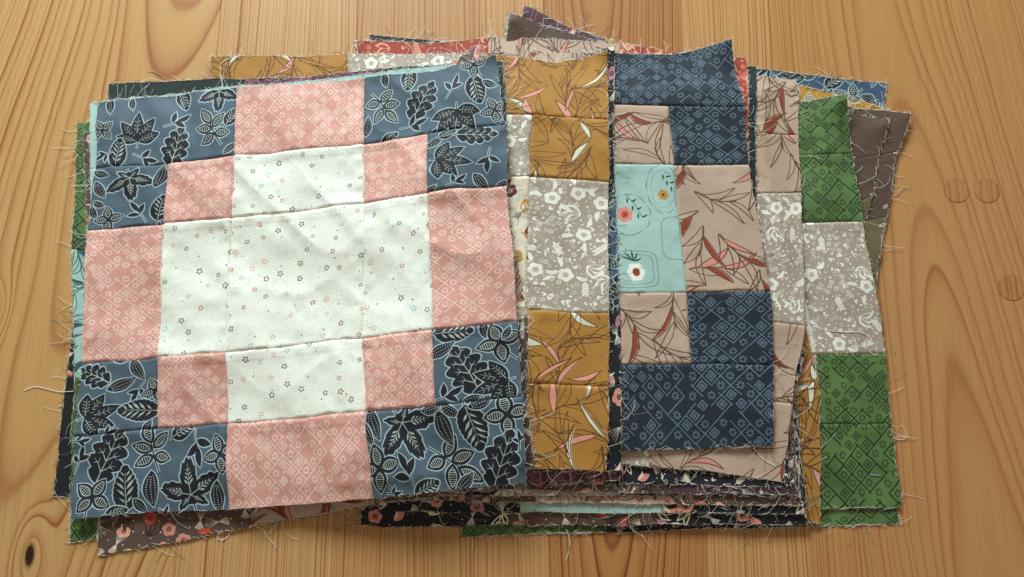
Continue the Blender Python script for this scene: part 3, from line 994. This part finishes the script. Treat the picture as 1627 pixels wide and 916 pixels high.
def wrinkle(x, y, amp, seed):
    """soft puckers, mostly running diagonally, metres"""
    p, q = x * .8 + y * .6, -x * .6 + y * .8
    w = vnoise(p, q * .6, .030, seed) * .62 + vnoise(p, q * .5, .014, seed + 1) * .24 + vnoise(x, y, .007, seed + 2) * .05
    n_ = vnoise(p * 1.0 + q * .15, q * .55, .036, seed + 3)
    w = w + .16 * np.clip(1 - np.abs(2 * n_ - 1) * 1.6, 0, 1) ** 2
    return w * amp * .001


def inside(poly, X, Y):
    c = np.zeros(X.shape, bool)
    n = len(poly)
    for i in range(n):
        x1, y1 = poly[i]; x2, y2 = poly[(i + 1) % n]
        if y1 == y2:
            continue
        cr = ((y1 > Y) != (y2 > Y)) & (X < (x2 - x1) * (Y - y1) / (y2 - y1) + x1)
        c ^= cr
    return c


def blur(z, m):
    zz, mm = z * m, m.astype(float)
    def k(a):
        p = np.pad(a, 1, mode='edge')
        a = p[:-2, 1:-1] + 2 * p[1:-1, 1:-1] + p[2:, 1:-1]
        p = np.pad(a, 1, mode='edge')
        return p[1:-1, :-2] + 2 * p[1:-1, 1:-1] + p[1:-1, 2:]
    return k(zz) / np.maximum(k(mm), 1e-9)


def erode(m, n):
    for _ in range(n):
        p = np.pad(m, 1)
        m = p[1:-1, 1:-1] & p[:-2, 1:-1] & p[2:, 1:-1] & p[1:-1, :-2] & p[1:-1, 2:]
    return m


LAYER = .00062
for k_, b in enumerate(blocks):
    L = b['lat']
    W = np.zeros((6, 6, 2))
    for r_ in range(6):
        for c_ in range(6):
            z = float(.003)
            for _ in range(4):
                p = at(L[r_][c_][0], L[r_][c_][1], z)
                z = float(samp(H, p[0], p[1])) + LAYER + b['wr'] * .0004
            W[r_, c_] = p[:2]
    b['W'] = W
    out = [W[0, i] for i in range(6)] + [W[i, 5] for i in range(1, 6)] + [W[5, i] for i in range(4, -1, -1)] + [W[i, 0] for i in range(4, 0, -1)]
    b['poly'] = out
    m = inside(out, gx, gy)
    md = m.copy()
    for _ in range(2):
        p_ = np.pad(md, 1)
        md = p_[1:-1, 1:-1] | p_[:-2, 1:-1] | p_[2:, 1:-1] | p_[1:-1, :-2] | p_[1:-1, 2:]
    base = np.where(md, H, 0)
    z = base.copy()
    for _ in range(90):
        z = np.where(md, np.maximum(base, blur(z, md)), 0)
    for _ in range(2):
        z = np.where(md, blur(z, md), 0)
    z = np.where(md, np.maximum(z, base), 0)
    wr = wrinkle(gx, gy, b['wr'], 100 + 7 * k_)
    z = z + LAYER + wr
    # fill outwards so that samples on the rim stay right
    Zf = z.copy(); mm = md.copy()
    for _ in range(4):
        p_ = np.pad(mm, 1)
        grow = (p_[1:-1, 1:-1] | p_[:-2, 1:-1] | p_[2:, 1:-1] | p_[1:-1, :-2] | p_[1:-1, 2:]) & ~mm
        bz = blur(Zf * mm, mm)
        Zf = np.where(grow, bz, Zf); mm |= grow
    b['Z'], b['mask'] = Zf, m
    H = np.where(m, np.maximum(H, z + .00015), H)
    b['H'] = H.copy()
HTOP = H
cov = np.zeros((NY, NX), bool)
covt = np.zeros((NY, NX), bool)
for b in reversed(blocks):
    b['cov'], b['covt'] = cov.copy(), covt.copy()
    cov |= erode(b['mask'], 5)
    covt |= erode(b['mask'], 1)


def lat_map(b, X, Y):
    """block mm -> world xy"""
    u, v = np.clip(np.asarray(X) / S, 0, 1), np.clip(-np.asarray(Y) / S, 0, 1)
    us = np.array(US)
    i = np.clip(np.searchsorted(us, u, side='right') - 1, 0, 4)
    j = np.clip(np.searchsorted(us, v, side='right') - 1, 0, 4)
    a = ((u - us[i]) / (us[i + 1] - us[i]))[:, None]
    c = ((v - us[j]) / (us[j + 1] - us[j]))[:, None]
    W = b['W']
    P = (W[j, i] * (1 - a) + W[j, i + 1] * a) * (1 - c) + (W[j + 1, i] * (1 - a) + W[j + 1, i + 1] * a) * c
    sd = b['seed']
    jx = (vnoise(P[:, 0], P[:, 1], .022, sd + 5) - .5) * .0016 + (vnoise(P[:, 0], P[:, 1], .005, sd + 6) - .5) * .0004
    jy = (vnoise(P[:, 0], P[:, 1], .022, sd + 8) - .5) * .0016 + (vnoise(P[:, 0], P[:, 1], .005, sd + 9) - .5) * .0004
    return P + np.stack([jx, jy], 1)


def lifted(b, x, y):
    z = samp(b['Z'], x, y)
    for lx, ly, lr, lh in b['liftw']:
        d = np.hypot(x - lx, y - ly) / lr
        z = z + lh * np.clip(1 - d, 0, 1) ** 1.5
    return z


def sst(e0, e1, x):
    t = np.clip((x - e0) / (e1 - e0), 0, 1)
    return t * t * (3 - 2 * t)


PATCHES = [('A', 0, 0, 2, 1), ('B', 2, 0, 3, 1), ('A', 3, 0, 5, 1),
           ('A', 0, 1, 1, 2), ('B', 1, 1, 2, 2), ('C', 2, 1, 3, 2), ('B', 3, 1, 4, 2), ('A', 4, 1, 5, 2),
           ('B', 0, 2, 1, 3), ('C', 1, 2, 2, 3), ('C', 2, 2, 3, 3), ('C', 3, 2, 4, 3), ('B', 4, 2, 5, 3),
           ('A', 0, 3, 1, 4), ('B', 1, 3, 2, 4), ('C', 2, 3, 3, 4), ('B', 3, 3, 4, 4), ('A', 4, 3, 5, 4),
           ('A', 0, 4, 2, 5), ('B', 2, 4, 3, 5), ('A', 3, 4, 5, 5)]


def build_patch(b, root, which, c0, r0, c1, r1):
    fab = FAB[b[which]]
    x0, x1, y0, y1 = US[c0] * S, US[c1] * S, -US[r1] * S, -US[r0] * S
    # seen at all?
    sx, sy = np.meshgrid(np.linspace(x0, x1, 14), np.linspace(y0, y1, 14))
    wp = lat_map(b, sx.ravel(), sy.ravel())
    ii = np.clip(((wp[:, 0] - GX0) / GS).round().astype(int), 0, NX - 1)
    jj = np.clip(((wp[:, 1] - GY0) / GS).round().astype(int), 0, NY - 1)
    hid = b['cov'][jj, ii]
    if hid.all():
        return
    hidg = hid.reshape(14, 14)
    any_hid = hid.any()
    vis = ~hidg
    p_ = np.pad(vis, 1)
    vis = p_[1:-1, 1:-1] | p_[:-2, 1:-1] | p_[2:, 1:-1] | p_[1:-1, :-2] | p_[1:-1, 2:]

    def keep(x, y):
        if not any_hid:
            return True
        return vis[int(round((y - y0) / (y1 - y0) * 13)), int(round((x - x0) / (x1 - x0) * 13))]

    P = Painter((x0, x1, y0, y1), keep)
    au = None
    if b['name'] == 'block1' and which == 'A':
        au = []
        for it in AU1[(c0, r0, c1, r1)].split(';'):
            kd, px, py, sz, an = it.split()
            X, Y = inv_bilinear(b['lat'], c0, r0, c1, r1, float(px), float(py))
            au.append((kd, X, Y, float(sz) * .505, float(an)))
    if b['name'] == 'navy3' and which == 'C':
        au = []
        for it in AU3.split(';'):
            kd, px, py = it.split()
            X, Y = inv_bilinear(b['lat'], c0, r0, c1, r1, float(px), float(py))
            au.append((kd, X, Y))
    fab[1](P, au)
    # mesh: the patch, a grid for its folds (finer by the seams) and the printed shapes
    def axis(a0, a1):
        w = a1 - a0
        e = [0, .35, .8, 1.5, 2.6, 4.2, 6.2, 7.2, 8.4]
        n = max(2, int((w - 17) / 3.6))
        return np.array([a0 + t for t in e] + [a0 + 8.4 + (w - 16.8) * i / n for i in range(1, n)] + [a1 - t for t in e[::-1]])
    ax, ay = axis(x0, x1), axis(y0, y1)
    V = []
    border = [(x, y0) for x in ax] + [(x1, y) for y in ay[1:]] + [(x, y1) for x in ax[::-1][1:]] + [(x0, y) for y in ay[::-1][1:-1]]
    V += border
    Fp = [list(range(len(border)))]
    V += [(x, y) for x in ax[1:-1] for y in ay[1:-1]]
    mats = [fab[0]]
    fm = [0]
    for m_, pts in P.p:
        q = len(V)
        V += [tuple(p) for p in pts]
        Fp.append(list(range(q, q + len(pts))))
        if m_ not in mats:
            mats.append(m_)
        fm.append(mats.index(m_))
    vo, eo, fo, ov, oe, of = delaunay_2d_cdt([Vector((float(a), float(c))) for a, c in V], [], Fp, 1, 1e-4)
    faces, mi = [], []
    XY = np.array([(v.x, v.y) for v in vo])
    fa = np.array([f[:3] for f in fo])
    cen = XY[fa].mean(1)
    d1, d2 = XY[fa[:, 1]] - XY[fa[:, 0]], XY[fa[:, 2]] - XY[fa[:, 0]]
    ar = np.abs(d1[:, 0] * d2[:, 1] - d1[:, 1] * d2[:, 0]) / 2
    # a shape that crosses itself can leak: test its triangles one by one
    tot = {}
    for t_, o_ in enumerate(of):
        for q in o_:
            tot.setdefault(q, []).append(t_)
    drop = {}
    for q, ts in tot.items():
        if q == 0:
            continue
        a = P.p[q - 1][1]
        pa = abs(np.sum(a[:, 0] * np.roll(a[:, 1], -1) - np.roll(a[:, 0], -1) * a[:, 1])) / 2
        if ar[ts].sum() > pa * 1.02 + .01:
            ok = inside(a, cen[ts, 0], cen[ts, 1])
            for t_, k in zip(ts, ok):
                if not k:
                    drop.setdefault(t_, set()).add(q)
    for t_, (f, o_) in enumerate(zip(fo, of)):
        if 0 in o_:
            if t_ in drop:
                o_ = [q for q in o_ if q not in drop[t_]]
            faces.append(tuple(f)); mi.append(fm[max(o_)])
    def surf(XY):
        wp = lat_map(b, XY[:, 0], XY[:, 1])
        z = lifted(b, wp[:, 0], wp[:, 1])
        # seams: a sharp valley, and the seam allowance pressed to one side as a low ridge
        g = .001 * b['seam']
        dz = np.zeros(len(z))
        for (d, inner, side) in ((XY[:, 0] - x0, c0 > 0, 1), (x1 - XY[:, 0], c1 < 5, 0), (XY[:, 1] - y0, r1 < 5, 0), (y1 - XY[:, 1], r0 > 0, 1)):
            if inner:
                dz -= .42 * .001 * np.exp(-(d / .55) ** 2)
                if side:
                    dz += g * .36 * sst(9.0, 6.0, d) * (1 - np.exp(-(d / .9) ** 2))
                else:
                    dz += g * .12 * np.exp(-(d / 3.5) ** 2) * (1 - np.exp(-(d / 1.2) ** 2))
            else:
                dz += .0
        # stitches gather the cloth: short puckers run out from each seam, and the patch swells between them
        pk = min(b['wr'], 4.5) * .00016
        for (d, al, inner) in ((XY[:, 0] - x0, XY[:, 1], c0 > 0), (x1 - XY[:, 0], XY[:, 1], c1 < 5), (XY[:, 1] - y0, XY[:, 0], r1 < 5), (y1 - XY[:, 1], XY[:, 0], r0 > 0)):
            if inner:
                wv = vnoise(al * .001, d * .0004, .0075, b['seed'] + c0 * 7 + r0)
                dz += pk * (2.2 * wv * np.exp(-d / 9) * (1 - np.exp(-(d / 1.5) ** 2)) + .2 * (1 - np.exp(-d / 12)))
        z = z + dz
        return np.column_stack([wp, z])
    P3 = surf(XY)
    hstep = .25
    sx_ = np.where(XY[:, 0] > (x0 + x1) / 2, -hstep, hstep)
    sy_ = np.where(XY[:, 1] > (y0 + y1) / 2, -hstep, hstep)
    tx = (surf(XY + np.column_stack([sx_, sx_ * 0])) - P3) * np.sign(sx_)[:, None]
    ty = (surf(XY + np.column_stack([sy_ * 0, sy_])) - P3) * np.sign(sy_)[:, None]
    NR = np.cross(tx, ty)
    NR /= np.maximum(np.linalg.norm(NR, axis=1), 1e-12)[:, None]
    NR[NR[:, 2] < 0] *= -1
    # raw or seam edges: the cloth turns down by its thickness
    tree = {}
    ecount = {}
    for f in faces:
        for a_, b_ in zip(f, f[1:] + f[:1]):
            e = (min(a_, b_), max(a_, b_))
            ecount[e] = None if e in ecount else (a_, b_)
    bd = [e for e in ecount.values() if e]
    low = {}
    Vn = list(map(tuple, P3))
    Nw = []
    if 'rawedge' not in mats:
        mats.append('rawedge')
    ri = mats.index('rawedge')
    for a_, b_ in bd:
        q = []
        for w in (a_, b_):
            if w not in low:
                low[w] = len(Vn)
                ux, uy = XY[w]
                outer = (c0 == 0 and ux - x0 < .01) or (c1 == 5 and x1 - ux < .01) or (r1 == 5 and uy - y0 < .01) or (r0 == 0 and y1 - uy < .01)
                c2 = np.array([P3[:, 0].mean(), P3[:, 1].mean()])
                ux_, uy_ = (ux - (x0 + x1) / 2) / (x1 - x0), (uy - (y0 + y1) / 2) / (y1 - y0)
                o2 = (np.sign(ux_), 0) if abs(ux_) > abs(uy_) else (0, np.sign(uy_))
                Vn.append(tuple(P3[w])); Nw.append((o2[0], o2[1], .35))
                Vn.append((P3[w, 0], P3[w, 1], P3[w, 2] - (.0004 if outer else .0011))); Nw.append((o2[0], o2[1], .1))
            q.append(low[w])
        ux, uy = (XY[a_] + XY[b_]) / 2
        outer = (c0 == 0 and ux - x0 < .01) or (c1 == 5 and x1 - ux < .01) or (r1 == 5 and uy - y0 < .01) or (r0 == 0 and y1 - uy < .01)
        faces.append((q[1], q[0], q[0] + 1, q[1] + 1)); mi.append(ri if outer else 0)
    nm = {'A': 'corner_patch', 'B': 'side_patch', 'C': 'centre_patch'}[which]
    o = new_mesh(nm, [(p[0] - root.location[0], p[1] - root.location[1], p[2] - root.location[2]) for p in Vn], faces, [mat(m_) for m_ in mats], mi, smooth=True, parent=root, props=dict(label=fab[2]))
    NA = np.concatenate([NR, np.array(Nw)]) if Nw else NR
    NA = NA / np.linalg.norm(NA, axis=1)[:, None]
    o.data.normals_split_custom_set_from_vertices([tuple(v) for v in NA])


# threads ------------------------------------------------------------------
thread_pale = cloth_mat("thread_pale", (243, 240, 228), rough=.7, mottle=.02)
thread_tint = {}
thread_dark = cloth_mat("thread_dark", (170, 160, 150), rough=.7, mottle=.02)


def tube(V, Fc, mi, pts, r, mat_i):
    pts = np.asarray(pts)
    n = len(pts)
    t = np.gradient(pts, axis=0)
    t /= np.maximum(np.linalg.norm(t, axis=1), 1e-9)[:, None]
    side = np.cross(t, (0, 0, 1.0))
    side /= np.maximum(np.linalg.norm(side, axis=1), 1e-9)[:, None]
    up = np.cross(side, t)
    b0 = len(V)
    for i in range(n):
        rr_ = r * (1 if i < n - 1 else .35)
        for a in (.52, 2.62, 4.71):
            V.append(tuple(pts[i] + side[i] * rr_ * math.cos(a) + up[i] * rr_ * math.sin(a)))
    for i in range(n - 1):
        for q in range(3):
            q2 = (q + 1) % 3
            Fc.append((b0 + 3 * i + q, b0 + 3 * i + q2, b0 + 3 * i + 3 + q2, b0 + 3 * i + 3 + q)); mi.append(mat_i)


def thread_path(x, y, z, ang, length, curl, Hm, hop=.0004):
    n = max(4, int(length / .0017))
    pts = [(x, y, z)]
    k0 = rng.uniform(-curl, curl)
    drift = rng.uniform(-curl, curl) * .6
    arc = rng.uniform(0, .0022) * min(1, length / .012)
    h0 = z
    for i in range(1, n + 1):
        ang += (k0 + drift * math.sin(i * .8)) / n
        x += math.cos(ang) * length / n
        y += math.sin(ang) * length / n
        t = i / n
        hs = float(samp(Hm, x, y)) + hop
        zz = max(hs, h0 - .9 * length * t * .5)
        pts.append((x, y, zz + arc * math.sin(math.pi * t)))
    return pts


def build_fray(b, root):
    V, Fc, mi = [], [], []
    dark = b['A'] in ('black', 'darkfloral', 'blackcream', 'bottle', 'plumbloom', 'maroon', 'purple')
    edges = [((0, 0), (S, 0), math.pi / 2), ((S, 0), (S, -S), 0), ((S, -S), (0, -S), -math.pi / 2), ((0, -S), (0, 0), math.pi)]
    for (a, c, out) in edges:
        n = int(S / .75)
        ts = np.array([(i + rng.random()) / n for i in range(n)])
        X = a[0] + (c[0] - a[0]) * ts; Y = a[1] + (c[1] - a[1]) * ts
        wp = lat_map(b, X, Y)
        zz = lifted(b, wp[:, 0], wp[:, 1])
        ii = np.clip(((wp[:, 0] - GX0) / GS).round().astype(int), 0, NX - 1)
        jj = np.clip(((wp[:, 1] - GY0) / GS).round().astype(int), 0, NY - 1)
        hid = b['covt'][jj, ii]
        clump = vnoise(ts * .9, ts * 0, .045, b['seed'] + 31 + int(out * 10))
        for i in range(n):
            if hid[i]:
                continue
            t_ = rng.random()
            cl = max(0, clump[i] - .35) * 2.2 * b['fray']
            x, y, z = wp[i, 0], wp[i, 1], zz[i]
            q_ = rng.random()
            m_ = 2 if q_ < .38 else (1 if (dark and q_ < .65) else 0)
            if t_ < .50:      # yarn lying along the raw edge
                ang = out + rng.choice((1, -1)) * rng.uniform(1.2, 1.75)
                tube(V, Fc, mi, thread_path(x + rng.uniform(-.0003, .0003), y, z + .0001, ang, rng.uniform(.002, .007), .6, b['H'], .0002), .00013, m_)
            elif t_ < .50 + .14 * b['fray'] * min(1.5, .25 + cl):    # short whisker
                ang = out + rng.gauss(0, .75)
                tube(V, Fc, mi, thread_path(x, y, z, ang, rng.uniform(.0012, .004), .8, b['H']), .00012, m_)
            elif t_ > 1 - .095 * cl:   # long loose thread
                ang = out + rng.gauss(0, .6)
                tube(V, Fc, mi, thread_path(x, y, z, ang, rng.uniform(.005, .021), rng.choice((.5, 1, 1.2, 2.2)), b['H'] if rng.random() < .5 else HTOP), .00012, m_)
    g_ = PAL[FAB[b['A']][0]]
    tint = cloth_mat('thread_' + b['name'], tuple(int(v * .75 + 50) for v in g_), mottle=.02)
    if Fc:
        L = root.location
        V = [(p[0] - L[0], p[1] - L[1], p[2] - L[2]) for p in V]
        o = new_mesh("frayed_edge", V, Fc, [thread_pale, thread_dark, tint], mi, parent=root, props=dict(kind="stuff", label="loose threads fraying from the raw edges"))


for k_, b in enumerate(blocks):
    b['seed'] = 300 + 17 * k_
    b['liftw'] = []
    for px, py, lr, lh in b['lifts']:
        p = at(px, py, .015)
        b['liftw'].append((p[0], p[1], lr * .00048, lh * .001))
    rng.seed(1000 + k_)
    p = b['W'][5, 0]
    root = empty("quilt_block", (p[0], p[1], float(samp(b['Z'], p[0], p[1]))), label=b['label'], category="quilt block", group="pieced quilt blocks in the pile")
    for pa in PATCHES:
        build_patch(b, root, *pa)
    build_fray(b, root)

# ------------------------------------------------------------------ separate loose threads
LOOSE = [
    ("white loose thread looped over the taupe side of the green block", [(1285, 510), (1305, 523), (1340, 527), (1368, 528), (1385, 540), (1394, 560), (1390, 564), (1380, 556), (1376, 545), (1378, 536)], thread_pale),
    ("curled white thread on the table right of the green block", [(1418, 696), (1436, 698), (1440, 690), (1434, 677), (1430, 677)], thread_pale),
    ("long white thread crossing the mustard strip onto the black edge at top left", [(372, 86), (366, 92), (352, 99), (350, 108), (351, 122), (354, 134), (354, 142)], thread_pale),
    ("pale stiff thread sticking out to the left of the pile", [(38, 620), (55, 614), (72, 617), (95, 622), (118, 621)], thread_pale),
    ("thin dark thread lying on the table above the black corner", [(234, 112), (243, 113), (254, 119), (262, 126), (262, 131)], thread_dark),
    ("short light blue thread lying across the lower green corner", [(1382, 754), (1400, 755)], cloth_mat("thread_blue", (150, 190, 205), mottle=0)),
    ("looped white thread below the brown floral corner", [(345, 858), (348, 848), (362, 842), (364, 850), (352, 858), (344, 852)], thread_pale),
    ("forked pale thread hanging below the beige edge onto the table", [(403, 834), (418, 841), (424, 852), (436, 866), (439, 871)], thread_pale),
    ("long pale thread hanging from the bottom layers onto the table", [(900, 840), (905, 860), (903, 878), (899, 892)], thread_pale),
    ("white thread lying on the lower right corner of the navy block's beige neighbour", [(1198, 712), (1212, 728), (1232, 740)], thread_pale),
]
for lab, pts, m_ in LOOSE:
    P3 = []
    dense = []
    for i in range(len(pts) - 1):
        p0, p1, p2, p3 = pts[max(0, i - 1)], pts[i], pts[i + 1], pts[min(len(pts) - 1, i + 2)]
        for q in range(5):
            t = q / 5
            dense.append(tuple(.5 * (2 * p1[j] + (p2[j] - p0[j]) * t + (2 * p0[j] - 5 * p1[j] + 4 * p2[j] - p3[j]) * t * t + (3 * p1[j] - p0[j] - 3 * p2[j] + p3[j]) * t ** 3) for j in (0, 1)))
    dense.append(pts[-1])
    for px, py in dense:
        z = .0005
        for _ in range(5):
            p = at(px, py, z)
            z = float(samp(HTOP, p[0], p[1])) + .0007
        P3.append((p[0], p[1], z))
    P3 = np.array(P3)
    if len(P3) > 6:
        P3[1:-1, 2] = np.maximum(P3[1:-1, 2], (P3[:-2, 2] + P3[2:, 2]) / 2)
    V, Fc, mi = [], [], []
    tube(V, Fc, mi, P3, .00024, 0)
    new_mesh("loose_thread", V, Fc, [m_], mi, props=dict(label=lab, category="thread"))
print("TRIS", sum(len(o.data.polygons) for o in sc.objects if o.type == 'MESH'), "zmax", HTOP.max())
